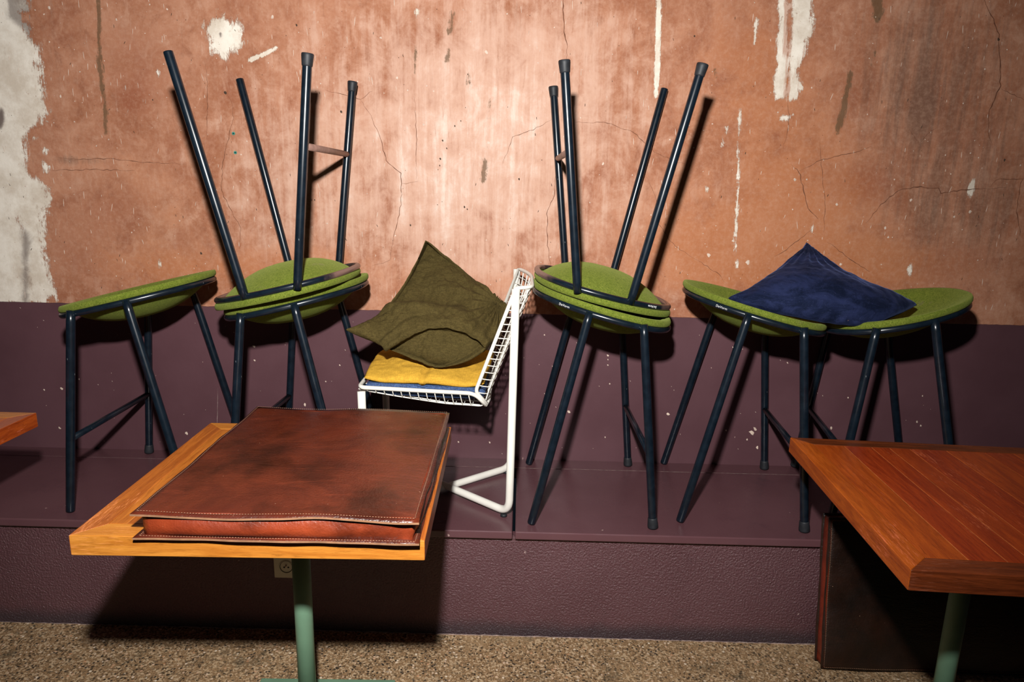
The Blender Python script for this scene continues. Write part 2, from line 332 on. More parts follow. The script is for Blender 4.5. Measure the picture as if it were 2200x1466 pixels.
def build_wall():
    x0, x1, z0, z1, st = -3.3, 3.3, .30, 2.90, .0085
    nx, nz = int((x1-x0)/st)+1, int((z1-z0)/st)+1
    X, Z = np.meshgrid(np.linspace(x0, x1, nx), np.linspace(z0, z1, nz)); X = X.ravel(); Z = Z.ravel(); nv = nx*nz
    me = bpy.data.meshes.new('wall_back'); me.vertices.add(nv+4)
    co_ = np.zeros((nv+4, 3)); co_[:nv, 0] = X; co_[:nv, 2] = Z; co_[:nv, 1] = 0
    co_[nv:, :] = [(x0, .12, z0), (x1, .12, z0), (x1, .12, z1), (x0, .12, z1)]
    me.vertices.foreach_set('co', co_.ravel())
    i = np.arange(nx-1)[None, :]+nx*np.arange(nz-1)[:, None]; q = np.stack([i, i+1, i+nx+1, i+nx], -1).reshape(-1, 4)
    q = np.vstack([q, [[nv+1, nv, nv+3, nv+2]]])
    nf = len(q); me.loops.add(nf*4); me.polygons.add(nf); me.loops.foreach_set('vertex_index', q.ravel()); me.polygons.foreach_set('loop_start', np.arange(nf)*4)
    me.update(calc_edges=True); me.materials.append(M_WALL)
    pl = np.full(nv, -9.)
    def add(f, d, w): return np.maximum(f, np.clip(.5+d/w, -.5, 1.5))
    left = [(-250, -60), (64, -60), (62, 22), (50, 34), (66, 78), (84, 106), (84, 140), (94, 172), (91, 212), (101, 238), (92, 268), (60, 278), (55, 300), (56, 336), (64, 380), (84, 384), (104, 404), (106, 440), (100, 468), (92, 500), (96, 545), (112, 590), (122, 640), (60, 646), (40, 470), (20, 600), (-250, 660)]
    pl = add(pl, sdf_poly(X, Z, wp(left)), .075)
    pl = add(pl, sdf_poly(X, Z, wp([(40, 470), (70, 520), (92, 600), (110, 655), (-250, 660), (-250, 520)])), .06)
    for b in ([(90, 312), (104, 322), (100, 332), (90, 326)], [(92, 345), (108, 358), (104, 372), (92, 362)], [(70, 290), (92, 300), (70, 300)]): pl = add(pl, sdf_poly(X, Z, wp(b)), .03)
    pl = add(pl, sdf_poly(X, Z, wp([(440, 56), (462, 40), (482, 30), (505, 42), (520, 62), (522, 92), (512, 112), (486, 122), (462, 112), (446, 88)])), .075)
    pl = add(pl, sdf_poly(X, Z, wp([(1676, -60), (1690, -60), (1694, 40), (1694, 130), (1690, 214), (1666, 216), (1660, 182), (1668, 140), (1672, 60)])), .028)
    pl = add(pl, sdf_poly(X, Z, wp([(1700, -60), (1748, -60), (1744, 60), (1734, 110), (1716, 150), (1722, 186), (1712, 212), (1694, 216), (1692, 150), (1698, 60)])), .05)
    pl = add(pl, sdf_poly(X, Z, wp([(1664, 240), (1680, 246), (1706, 246), (1694, 260), (1676, 262)])), .03)
    pl = add(pl, .010-sdf_line(X, Z, wp([(1415, -60), (1415, 60), (1411, 150), (1410, 205)])), .014)
    pl = add(pl, .007-sdf_line(X, Z, wp([(538, 130), (566, 117), (592, 103)])), .012)
    pl = add(pl, .0045-sdf_line(X, Z, wp([(1590, 235), (1586, 330), (1585, 430), (1579, 520), (1583, 575)])), .022)
    pl = add(pl, .0045-sdf_line(X, Z, wp([(1562, 272), (1552, 312)])), .02)
    pl = add(pl, .0045-sdf_line(X, Z, wp([(1626, 40), (1620, 95)])), .02)
    for (u, v, r) in [(2087, 404, .013), (1746, 488, .006), (268, 189, .004), (272, 245, .004), (340, 157, .006), (184, 95, .003), (343, 568, .003), (310, 215, .003), (895, 30, .007), (1520, 405, .004), (1955, 582, .008)]:
        p = at(u, v, YW); pl = add(pl, r-np.hypot(X-p.x, (Z-p.z)*.45), .02)
    rr = np.clip(.5+(.010-sdf_line(X, Z, wp([(1694, -60), (1697, 60), (1692, 140), (1689, 220)])))/.03, 0, 1)+.6*np.clip(.5+sdf_poly(X, Z, wp([(1706, 120), (1745, 60), (1735, 130), (1715, 200), (1700, 190)]))/.04, 0, 1)+.55*np.clip(.5+sdf_poly(X, Z, wp([(1676, -60), (1692, -60), (1690, 110), (1674, 130)]))/.04, 0, 1)
    rr += .5*np.clip(.5+sdf_poly(X, Z, wp([(55, 276), (86, 280), (100, 340), (70, 390), (52, 330)]))/.05, 0, 1)+.25*np.clip(.5+sdf_poly(X, Z, wp([(30, 330), (60, 400), (80, 520), (40, 560), (10, 420)]))/.1, 0, 1)
    gy = np.zeros(nv)
    gy = np.maximum(gy, np.clip(.5+sdf_poly(X, Z, wp([(10, -60), (84, -60), (84, 96), (66, 92), (36, 52), (14, 40)]))/.05, 0, .75))
    gy = np.maximum(gy, np.clip(.5+sdf_poly(X, Z, wp([(0, 228), (10, 236), (12, 262), (4, 280), (-30, 280)]))/.02, 0, 1))
    gy = np.maximum(gy, np.clip(.5+sdf_poly(X, Z, wp([(44, 480), (66, 500), (64, 660), (46, 660)]))/.06, 0, .8))
    gy = np.maximum(gy, np.clip(.5+sdf_poly(X, Z, wp([(468, 66), (478, 70), (478, 82), (472, 82)]))/.012, 0, 1))
    stn = np.full(nv, -9.)
    for pts, wd in [([(212, -40), (212, 60), (213, 130), (218, 180), (225, 215), (228, 285)], .011), ([(222, 90), (224, 150), (219, 185)], .004), ([(974, 30), (970, 55), (968, 68)], .012), ([(966, 105), (962, 130)], .008), ([(1006, 158), (1007, 180)], .008),
                    ([(1052, 215), (1048, 300), (1041, 385)], .004), ([(1043, 340), (1038, 388)], .010), ([(1884, -40), (1885, 30)], .020), ([(1889, 30), (1888, 46)], .007), ([(1826, 160), (1818, 200), (1806, 255), (1801, 285)], .012), ([(1880, 112), (1878, 124)], .009),
                    ([(1872, 140), (1866, 180), (1860, 225)], .003), ([(1870, 355), (1874, 368)], .005), ([(1768, 305), (1766, 320)], .005), ([(892, 100), (892, 160), (890, 110)], .003), ([(1536, 150), (1538, 165)], .006), ([(1760, 200), (1758, 300)], .003)]:
        stn = np.maximum(stn, np.clip(.5+(wd-sdf_line(X, Z, wp(pts)))/.026, -.8, 1.3))
    # pale middle of the wall: worn paint, plus the overexposed highlight put into the colour
    def blob(u, v, ru, rv): p = at(u, v, YW); q_ = at(u+ru, v+rv, YW); return np.exp(-(((X-p.x)/(q_.x-p.x))**2+((Z-p.z)/(q_.z-p.z))**2))
    pal = .95*blob(1020, 400, 300, 300)+.22*blob(900, 120, 420, 200)+.35*blob(600, 420, 200, 250)+.25*blob(1230, 120, 250, 250)+.25*blob(1620, 400, 60, 60)+.25*blob(1540, 430, 50, 50)
    grm = .55*blob(1950, 160, 120, 240)+.4*blob(2120, 300, 150, 330)+.55*blob(175, 345, 100, 14)+.35*blob(2050, 480, 160, 120)+.35*blob(1100, 50, 30, 120)+.4*blob(1980, 240, 16, 60)+.3*blob(110, 100, 60, 300)
    rd = .8*blob(1850, 400, 70, 60)+.5*blob(2050, 560, 160, 60)+.5*blob(250, 440, 110, 60)+.45*blob(180, 550, 120, 80)+.5*blob(300, 150, 120, 120)+.4*blob(2060, 300, 120, 70)+.4*blob(1700, 560, 80, 60)+.5*blob(280, 220, 40, 40)+.45*blob(1600, 100, 100, 120)
    wm = .7*blob(1680, 420, 190, 230)+.6*blob(1560, 560, 200, 90)+.55*blob(420, 590, 260, 60)+.6*blob(1880, 580, 200, 80)+.4*blob(700, 560, 180, 60)+.45*blob(1620, 120, 140, 160)+.3*blob(330, 430, 160, 160)+.35*blob(1100, 610, 200, 40)
    for nm, a in (('plaster', pl), ('grey', gy), ('stain', stn), ('pale', pal), ('grime', grm), ('red', rd), ('redder', rr), ('warm', wm)):
        at_ = me.attributes.new(nm, 'FLOAT', 'POINT'); at_.data.foreach_set('value', np.concatenate([a, np.zeros(4)]).astype(np.float32))
    o = link('wall_back', me, None, (0, YW, 0)); return tag(o, 'terracotta limewashed back wall with a plum painted dado', kind='structure')
WALL = build_wall()

def ribbon(pts, w0, jit=.0025, seg=.012):
    P = []
    for (ax, az), (bx, bz) in zip(pts[:-1], pts[1:]):
        n = max(1, int(math.hypot(bx-ax, bz-az)/seg))
        for i in range(n): P.append((ax+(bx-ax)*i/n, az+(bz-az)*i/n))
    P.append(pts[-1]); L_ = len(P); V, F = [], []
    for i, (x, z) in enumerate(P):
        a = P[max(0, i-1)]; b = P[min(L_-1, i+1)]; dx, dz = b[0]-a[0], b[1]-a[1]; l = math.hypot(dx, dz)+1e-9
        nx_, nz_ = -dz/l, dx/l; j = (random.random()-.5)*2*jit; ww = w0*(.45+.8*random.random())*min(1, .25+2.5*min(i, L_-1-i)/L_)
        V += [(x+nx_*(j-ww/2), -.0005, z+nz_*(j-ww/2)), (x+nx_*(j+ww/2), -.0005, z+nz_*(j+ww/2))]
    for i in range(L_-1): F.append((2*i, 2*i+2, 2*i+3, 2*i+1))
    return V, F
cracks = [([(1213, -40), (1210, 30), (1211, 60), (1219, 100), (1217, 128)], 3.2), ([(775, 215), (800, 255), (818, 300), (830, 345), (862, 372), (862, 440), (850, 490), (838, 560), (800, 572)], 2), ([(864, 395), (898, 390)], 1.3),
          ([(1195, 370), (1190, 420), (1175, 460), (1176, 520), (1183, 575)], 2), ([(1700, 354), (1717, 370), (1729, 421), (1737, 448), (1758, 471)], 2.6), ([(1717, 368), (1762, 344), (1848, 325), (1872, 315)], 1.8),
          ([(1860, 479), (1893, 440), (1930, 409), (1971, 401), (2016, 405), (2022, 415), (2073, 407), (2122, 405), (2163, 403)], 2.8), ([(2126, 404), (2140, 386), (2200, 385)], 2), ([(2110, -40), (2114, 0), (2130, 33), (2147, 74), (2149, 184), (2126, 237), (2122, 286), (2134, 319)], 3),
          ([(2200, 380), (2192, 393), (2184, 454), (2192, 507)], 3), ([(1664, 552), (1696, 532), (1745, 491)], 1.8), ([(1778, 520), (1803, 540), (1868, 585)], 1.8), ([(483, 198), (499, 221), (501, 254), (479, 348), (475, 409), (499, 458), (518, 491), (514, 544)], 1.8),
          ([(1187, 256), (1146, 278), (1101, 295), (1080, 352)], 1.5), ([(1236, 262), (1305, 264), (1363, 286), (1412, 331), (1477, 356)], 1.5), ([(700, 195), (775, 213), (800, 195)], 1.4), ([(1390, 380), (1410, 430), (1413, 480), (1450, 530), (1500, 560)], 1.4),
          ([(440, 130), (446, 180), (445, 300)], 1.4), ([(2150, 190), (2200, 215)], 1.4), ([(1978, 308), (1992, 290), (2010, 275)], 1.6), ([(1955, 280), (1976, 310)], 1.4), ([(1760, 300), (1772, 430), (1770, 500)], 1.6), ([(120, 340), (180, 342), (230, 341), (300, 348), (400, 352)], 1.6), ([(105, 366), (200, 364), (290, 367)], 1.6), ([(890, 200), (895, 300), (895, 385)], 1.4), ([(1500, 560), (1545, 590), (1560, 610)], 1.4), ([(1693, 215), (1695, 270), (1682, 320)], 1.6)]
for pts, wd in cracks: mk('crack', ribbon(wp(pts), wd*.00115), M_CRACK, WALL)
def flake(x, z, w, h, a, n=7):
    V = [(x, -.0009, z)]; c, s = math.cos(a), math.sin(a)
    for k in range(n):
        t = 2*math.pi*k/n; r = .6+.6*random.random(); px, pz = r*w*math.cos(t), r*h*math.sin(t); V.append((x+px*c-pz*s, -.0002, z+px*s+pz*c))
    return V, [(0, 1+k, 1+(k+1) % n) for k in range(n)]
pale_, dark_ = [], []
for i in range(950):
    x = random.uniform(-1.9, 1.8); z = random.uniform(.99, 2.1)
    if random.random() > .35+.65*abs(x)/1.8: continue
    if random.random() < .55: pale_.append(flake(x, z, *(lambda s: (s, s))(random.choice([.0012, .0016, .002, .0028])), 0))
    else: pale_.append(flake(x, z, .0011, random.uniform(.004, .016), random.gauss(0, .12)))
for i in range(230): dark_.append(flake(random.uniform(-1.9, 1.8), random.uniform(.99, 2.1), .0012, random.choice([.0012, .002, .006]), random.gauss(0, .3)))
for u, v, r in [(1005, 160, 3), (1010, 178, 2), (1000, 231, 2), (990, 260, 3), (977, 271, 3), (951, 302, 4), (960, 319, 3), (946, 341, 4), (945, 356, 3), (941, 365, 2), (733, 240, 5), (882, 484, 4), (940, 440, 2), (998, 445, 4), (1004, 450, 3), (1115, 385, 4), (1164, 344, 2), (484, 199, 6), (2158, 344, 5), (328, 215, 3), (432, 545, 5), (1492, 78, 4), (637, 54, 4), (2145, 85, 6), (676, 430, 3)]:
    p = at(u, v, YW); dark_.append(flake(p.x, p.z, r*.0008, r*.0011, .3))
for u, v, r in [(1607, 565, 9), (1798, 440, 5), (1523, 548, 8), (1708, 386, 5), (1902, 490, 5), (1908, 510, 4), (1957, 430, 5), (2084, 455, 6), (2050, 466, 4), (1733, 386, 4), (1575, 518, 5), (1806, 568, 5), (853, 167, 5), (910, 268, 4), (1045, 112, 6), (1049, 307, 5), (818, 81, 4), (1296, 352, 5), (359, 20, 4), (130, 207, 5), (106, 17, 5), (585, 37, 6), (250, 42, 4)]:
    p = at(u, v, YW); pale_.append(flake(p.x, p.z, r*.0009, r*.0011, random.random(), 9))
tag(mk('paint_fleck', merge(pale_), M_CHIP, WALL), kind='stuff'); tag(mk('dark_speck', merge(dark_), M_CHIPD, WALL), kind='stuff')
for u, v in ((502, 287), (506, 328)):
    p = at(u, v, YW); mk('wall_plug', tube([(p.x, -.003, p.z), (p.x, .001, p.z)], .0055, 10), M_TEAL, WALL); mk('plug_hole', tube([(p.x, -.0034, p.z), (p.x, .001, p.z)], .0026, 8), M_BLACK, WALL)
chips = []
for u, v, r in [(229, 968, 5), (401, 932, 7), (132, 835, 6), (95, 838, 4), (128, 920, 6), (320, 918, 3), (655, 870, 6), (1222, 885, 6), (1435, 890, 7), (1970, 907, 5), (1917, 863, 3), (1982, 851, 3), (1615, 930, 10), (1622, 922, 8), (1786, 920, 6), (1627, 962, 6), (1605, 945, 4), (1978, 915, 4), (955, 938, 4), (985, 950, 4), (1052, 951, 4), (170, 815, 3), (546, 745, 6), (547, 775, 4), (505, 790, 3), (1306, 764, 4), (1306, 773, 3), (1306, 785, 3), (1575, 747, 4), (1692, 780, 3), (1822, 855, 3), (700, 820, 3), (730, 785, 3), (1170, 720, 3), (1397, 815, 2), (1310, 825, 3), (1560, 925, 3), (1300, 940, 3), (1010, 770, 3)]:
    p = at(u, v, YW); chips.append(flake(p.x, p.z, r*.0008, r*.0012, random.random(), 9))
for i in range(90): chips.append(flake(random.uniform(-1.9, 1.8), random.uniform(.4, .96), .001, random.choice([.001, .0015, .003]), random.random()))
tag(mk('dado_chip', merge(chips), M_CHIP, WALL), kind='stuff')
for u0, v0, v1 in ((468, 835, 950), ): 
    a, b = at(u0, v0, YW), at(u0-2, v1, YW); mk('crack', ribbon([(a.x, a.z), (b.x, b.z)], .0012, .0005), M_CAULK, WALL)

fl = mk('floor', box(-3.4, 3.4, -1.2, YR+.05, -.06, 0, 0), M_FLOOR); tag(fl, 'tan exposed aggregate concrete floor', kind='structure')

# built-in bench
bench = empty('built_in_bench', (0, YR, 0)); tag(bench, 'long plum painted bench built in along the terracotta wall', 'bench')
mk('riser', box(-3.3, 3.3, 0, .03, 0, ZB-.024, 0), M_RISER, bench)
for xa, xb in ((-3.3, -.0055), (.003, 3.3)): mk('seat_panel', box(xa, xb, YF-YR, YS-YR, ZB-.026, ZB, .004, 3), M_PLUM, bench)
mk('back_strip', box(-3.3, 3.3, YS-YR+.0008, YW-YR-.0004, ZB-.026, ZB-.0003, .0006, 1), M_PLUM, bench)
sl = mk('sealant_line', ribbon([(-1.9+.1*i, .0) for i in range(38)], .0024, .0006), M_CAULK, bench); sl.location = (0, YS-YR, ZB); sl.rotation_euler = (-math.pi/2, 0, 0)
mk('floor_joint', ribbon([(-2+.1*i, 0) for i in range(40)], .004, .0012), M_CAULK, bench).location = (0, -.0005, .002)

# wall socket
p = at(617, 1215, YR); sock = empty('wall_socket', (p.x, YR, p.z)); tag(sock, 'cream wall socket on the plum bench front behind the green table post', 'socket')
def yprism(poly, y0, y1, bev): V, F = prism(poly, 0, y1-y0, bev); return [(v[0], y0+v[2], v[1]) for v in V], [f[::-1] for f in F]
mk('plate', yprism([(-.040, -.040), (.040, -.040), (.040, .040), (-.040, .040)], -.009, 0, .0025), M_PLASTIC, sock)
circ = lambda r, n=28: [(r*math.cos(2*math.pi*k/n), r*math.sin(2*math.pi*k/n)) for k in range(n)]
mk('socket_rim', tube([(x, -.0095, z) for x, z in circ(.0215, 32)], .0014, 6, True), M_PLASTIC, sock, True)
mk('socket_well', tube([(x, -.0093, z) for x, z in circ(.0195, 32)], .0007, 6, True), M_BLACK, sock, True)
for x, z, r, l in ((-.0065, -.002, .0028, 0), (.0065, -.002, .0028, 0)): mk('pin_hole', tube([(x, -.0096, z), (x, -.004, z)], r, 12), M_BLACK, sock)
mk('earth_pin', tube([(0, -.016, .005), (0, -.005, .005)], .0023, 12), M_BARE, sock)

# ------------------------------------------------------------------ stools
KT = .244
def contour(t, inset=0.):
    c, s = math.cos(t), math.sin(t)
    return (.0525+(.2245-inset)*c, (.235+.03*c-inset)*math.copysign(abs(s)**.85, s))
def felt_mesh():
    nseg, V, F = 96, [], []
    prof = []                                   # (radial factor, outward inset, height above the rim plane)
    tf = .020; D = .078
    for r in (0.0, .12, .25, .38, .5, .61, .71, .79, .85, .89): prof.append((r, 0, tf-.002-(D)*(1-(r/.905)**2.5)))
    prof += [(.915, 0, tf-.004), (.935, 0, tf-.0005), (.955, 0, tf), (.985, 0, tf), (1, .002, tf-.0025), (1, 0, tf-.007), (1, 0, .006), (1, .002, .0018), (.985, 0, 0), (.93, 0, 0), (.90, 0, -.002)]
    for r in (.86, .80, .72, .62, .5, .38, .25, .12, 0.0): prof.append((r, 0, -.004-(D-.002)*(1-(r/.895)**2.5)))
    for i, (r, ins, h) in enumerate(prof):
        if r == 0: V.append((.04, 0, .6865+h-KT*.04)); continue
        for k in range(nseg):
            t = 2*math.pi*k/nseg; x, y = contour(t, ins); x = .04+(x-.04)*r; y = y*r; V.append((x, y, .6865+h-KT*x))
    def ring(i): return 1+(i-1)*nseg
    n = len(prof)
    for k in range(nseg): F.append((0, ring(1)+k, ring(1)+(k+1) % nseg))
    for i in range(1, n-2):
        a, b = ring(i), ring(i+1)
        for k in range(nseg): F.append((a+k, b+k, b+(k+1) % nseg, a+(k+1) % nseg))
    last = len(V)-1; a = ring(n-2)
    for k in range(nseg): F.append((a+k, last, a+(k+1) % nseg))
    return mesh('felt_seat_shell', V, F, M_FELT, True)
FELT = felt_mesh()
RIM = [(lambda q: (q[0], q[1], .677-KT*q[0]))(contour(2*math.pi*k/96, .009)) for k in range(96)]
def rim_mesh(mat): V, F = tube(RIM, .0098, 12, True); return mesh('rim_ring', V, F, mat, True)
RIM_M, RIM_W = rim_mesh(M_STEEL), rim_mesh(M_STEELW)
LEG = {}
for s, nm in ((1, 'L'), (-1, 'R')):
    LEG['F'+nm] = (Vector((.1559, s*.2281, .647)), Vector((.2216, s*.2485, 0))); LEG['R'+nm] = (Vector((-.0055, s*.2147, .6794)), Vector((-.1632, s*.2397, 0)))
LEGM, CAPM = {}, {}
for k, (a, b) in LEG.items():
    d = (b-a).normalized(); b = b-d*.0045
    pa = [a-d*.004, a+d*.03, a+d*.3, b-d*.004, b-d*.001, b]; rr = [.0118, .0128, .0130, .0130, .0124, .010]
    V, F = tube(pa, rr, 16); LEGM[k] = mesh('leg', V, F, M_STEEL, True)
    V, F = tube([b-d*.034, b-d*.033, b-d*.030, b-d*.008, b-d*.002, b], [.0120, .0140, .0146, .0166, .0166, .0150], 18); CAPM[k] = mesh('foot_cap', V, F, M_RUBBER, True)
def foot_rest(mat):
    t = 1-.245/.647; a, b = LEG['FL'], LEG['FR']; p, q = a[0].lerp(a[1], t), b[0].lerp(b[1], t); V, F = tube([p, p.lerp(q, .5), q], .0100, 14); return mesh('foot_rest', V, F, mat, True)
FR, FRW = foot_rest(M_STEEL), foot_rest(M_BARE)
def lettering():
    cu = bpy.data.curves.new('lettering', 'FONT'); cu.body = 'DeVorm'; cu.size = .0105; cu.extrude = .00035; cu.align_x = 'CENTER'; cu.align_y = 'CENTER'; cu.space_character = 1.05
    ob = bpy.data.objects.new('lettering', cu); COL.objects.link(ob); dg = bpy.context.evaluated_depsgraph_get(); dg.update()
    me = bpy.data.meshes.new_from_object(ob.evaluated_get(dg)); bpy.data.objects.remove(ob); me.materials.clear(); me.materials.append(M_LETTER)
    # bend it on to the near side of the rim
    ts = [(abs(contour(2*math.pi*k/720, .009)[0]+.074)+(0 if contour(2*math.pi*k/720)[1] < 0 else 9), 2*math.pi*k/720) for k in range(720)]; t0 = min(ts)[1]
    C0 = Vector((*contour(t0, .009), 0)); C1 = Vector((*contour(t0+.02, .009), 0)); tg = (C1-C0); tg.z = -KT*tg.x; tg.normalize()
    if tg.x < 0: tg = -tg
    nout = Vector((tg.y, -tg.x, 0)).normalized(); C0.z = .677-KT*C0.x; upv = nout.cross(tg).normalized()
    if upv.z < 0: upv = -upv
    for v in me.vertices:
        x, y, z = v.co; a = y/.0100; v.co = C0+tg*x+nout*(.0100*math.cos(a)+z)+upv*(.0100*math.sin(a))
    return me
TXT = lettering()
def stool(label, pose, caps, group, inv=False, worn=False):
    x, y, yaw, dz = pose
    t = empty('felt_bar_stool', (x, y, ZB+dz), (0, math.pi if inv else 0, yaw)); tag(t, label, 'stool', group)
    link('seat_shell', FELT, t); link('rim_ring', RIM_W if worn else RIM_M, t)
    for k in ('FL', 'FR', 'RL', 'RR'):
        l = link('leg', LEGM[k], t)
        if k in caps: link('foot_cap', CAPM[k], l)
    link('foot_rest', FRW if worn else FR, t); link('lettering', TXT, t); return t
G1, G2 = 'green felt stools standing on the plum bench', 'upturned green felt stools'
stool('green felt bar stool standing alone, furthest left on the bench', (-1.2012, 2.2379, 3.1696, 0), ('FR', 'RL', 'RR'), G1)
stool('green felt bar stool standing under an upturned stool, left of the white chair', (-.6825, 2.2479, 3.1125, 0), ('FL', 'FR'), G1)
stool('upturned green felt stool with legs in the air, left of the white chair', (-.8071, 2.2033, -3.1429, 1.3863), ('FL', 'FR'), G2, True, True)
stool('green felt bar stool standing under an upturned stool, right of the white chair', (.2137, 2.2237, .00735, 0), ('FL', 'FR'), G1)
stool('upturned green felt stool with legs in the air, right of the white chair', (.3238, 2.2481, .0168, 1.3891), ('FL', 'FR', 'RR'), G2, True, True)
stool('green felt bar stool under the left half of the navy cushion', (.7155, 2.2480, -.0910, 0), ('FL', 'FR'), G1)
stool('green felt bar stool under the right half of the navy cushion, furthest right', (1.2650, 2.2248, 2.979, 0.0), ('FL', 'FR'), G1)

# ------------------------------------------------------------------ white wire chair
OC = Vector((-.25, 2.215, ZB)); ch = empty('wire_chair', OC); tag(ch, 'white wire basket chair standing on the bench, piled with cushions', 'chair')
YN, YFAR = 2.024, 2.392
def cp(name, path, r, n=12, parent=ch, **kw): return mk(name, tube(path, r, n, **kw), M_WHITE, parent, True, OC)
zr = ZB+.019
# two bent tubes: rear post, floor runner crossing to the opposite front leg
for ya, yb, dz in ((YN, YFAR, 0), (YFAR, YN, .0)):
    za = zr+(.0 if ya == YN else .0)
    pts = rounded([(-.012, ya, 1.126 if ya == YN else 1.143), (-.018, ya, za), (-.245, (ya+yb)/2, za+(.004 if ya == YN else -.004)), (-.478, yb, za), (-.484, yb, .795)], .045, 8)
    k = next(i for i, p in enumerate(pts) if p.z < .5); pts2 = pts
    cp('bent_leg_tube', pts2, .0125, 14)
for x, y in ((-.035, YN+.012), (-.035, YFAR-.012), (-.46, YN+.012), (-.46, YFAR-.012)): mk('glide_pad', tube([(x, y, ZB+.0003), (x, y, ZB+.006), (x, y, ZB+.009)], [.011, .011, .008], 14), M_RUBBER, ch, True, OC)
def off(v, far=6.): return 1-abs(v)**16 if v < 0 else 1-abs(v)**far
def yv(v): return (YN+YFAR)/2+(YFAR-YN)/2*v
# profile of the side rails (x, z), with the shell's sag behind them
def seat_pt(s): return Vector((-.497+(.372)*s, 0, .808-.010*s))
def back_pt(s): return Vector((-.128+.116*s, 0, .800+.328*s))
def shell(kind, s, v):
    if kind == 'seat':
        p = seat_pt(s); d = .012+.042*min(1, s/.75)**.8; q = p+Vector((.012*s, 0, -d))*off(v)**(.8)
    else:
        p = back_pt(s); d = .042+.010*s; nx_ = Vector((.96, 0, -.28+.28*s)); q = p+nx_*(d)*off(v, 8-6.1*s*s)
    return Vector((q.x, yv(v), q.z+(.017*s*(v+1)/2 if kind == 'back' else 0)))
crease_n, crease_f = (-.098, YN+.012, .757), (-.098, YFAR-.012, .757)
cp('seat_frame', rounded([crease_n, (-.132, YN, .797), (-.492, YN, .808), (-.492, YFAR, .812), (-.132, YFAR, .800), crease_f], .028, 6), .0065, 10)
top = [(lambda q: (q.x, q.y, q.z+.001))(shell('back', 1, v)) for v in [-1, -.99, -.975, -.95, -.9]+[-.82+.07*k for k in range(26)]]
cp('back_frame', rounded([(-.094, YN+.012, .760), (-.130, YN, .803), tuple(back_pt(.985)+Vector((0, YN, 0)))], .016, 6)[:-1]+top+rounded([tuple(back_pt(.985)+Vector((0, YFAR, .0165))), (-.130, YFAR, .803), (-.094, YFAR-.012, .760)], .016, 6)[1:], .0060, 10)
cp('cross_bar', [crease_n, (-.092, 2.12, .748), (-.092, 2.30, .748), crease_f], .0055, 8)
vs = [-1, -.985, -.965, -.94, -.9]+[-.8+.16*k for k in range(10)]+[.75, .82, .88, .93, .97, 1]
for i in range(1, 14): cp('wire', [shell('seat', i/14.2+.01, v) for v in vs], .0017, 6)
for i in range(0, 15): cp('wire', [shell('back', i/15.2+.005, v) for v in vs], .0017, 6)
for v in (-.90, -.72, -.5, -.25, 0, .25, .5, .72, .88):
    path = [shell('seat', k/14, v) for k in range(15)]+[shell('back', k/10, v) for k in range(0, 11)]
    path = rounded([path[0]]+path[1:14:3]+[path[14]+Vector((.01, 0, -.002)), path[16]]+path[18::2]+[path[-1]], .02, 4)
    cp('wire', path, .0021, 6)

# ------------------------------------------------------------------ cushions
def pillow(name, C, Hh, mat, wr=.006, wscale=9., seed=0, n=72, pw=.40, under=.8, anis=(1, 1, 1), extra=None, parent=None, Cn=None):
    u = np.linspace(0, 1, n); U, Vv = np.meshgrid(u, u, indexing='ij'); P = C(U, Vv)
    Pn = Cn(U, Vv) if Cn else P; du = np.gradient(Pn, axis=0); dv = np.gradient(Pn, axis=1); Nn = np.cross(du, dv); Nn /= np.linalg.norm(Nn, axis=-1, keepdims=True)+1e-9
    hp = np.clip(4*U*(1-U), 0, 1)**pw*np.clip(4*Vv*(1-Vv), 0, 1)**pw; h = Hh*hp
    W = np.zeros((n, n))
    for i in range(n):
        for j in range(n):
            q = Vector((Pn[i, j, 0]*anis[0], Pn[i, j, 1]*anis[1], Pn[i, j, 2]*anis[2]))*wscale+Vector((seed*7.1, 0, 0))
            W[i, j] = noise.fractal(q, .8, 2.1, 4)
    wmask = .25+.75*hp
    ex = extra(U, Vv) if extra else 0
    top = P+Nn*(h+wr*W*wmask+ex)[..., None]; bot = P-Nn*(h*under-wr*.5*W*wmask)[..., None]
    edge = (U == 0)|(U == 1)|(Vv == 0)|(Vv == 1)
    V = [tuple(p) for p in top.reshape(-1, 3)]; idx = np.arange(n*n).reshape(n, n); bi = np.zeros((n, n), int)
    for i in range(n):
        for j in range(n):
            if edge[i, j]: bi[i, j] = idx[i, j]
            else: bi[i, j] = len(V); V.append(tuple(bot[i, j]))
    F = []
    for i in range(n-1):
        for j in range(n-1):
            F.append((idx[i, j], idx[i+1, j], idx[i+1, j+1], idx[i, j+1])); F.append((bi[i, j], bi[i, j+1], bi[i+1, j+1], bi[i+1, j]))
    F = [tuple(int(q) for q in f) for f in F]
    org = np.array(V).mean(0); org[2] = np.array(V)[:, 2].min()
    V = [tuple(np.array(p)-org) for p in V]
    o = link(name, mesh(name, V, F, mat, True), parent, tuple(org)); return o
def bil(B, R, T, L):
    B, R, T, L = [np.array(q, float) for q in (B, R, T, L)]
    return lambda U, V: (B*((1-U)*(1-V))[..., None]+R*(U*(1-V))[..., None]+T*(U*V)[..., None]+L*((1-U)*V)[..., None])
gauss = lambda x, s: np.exp(-(x/s)**2)

# denim seat pad lying in the basket
def padC(U, V):
    x = -.482+.382*U; y = 2.050+.325*V; P = np.stack([x, y, .801-.012*U-.0*V+.03*np.clip(U-.93, 0, 1)], -1); return P
pd_ = pillow('seat_pad', padC, .019, M_DENIM, .0015, 12, 3, 44, .13, 1.6); tag(pd_, 'blue seat pad lying in the white wire chair', 'cushion')
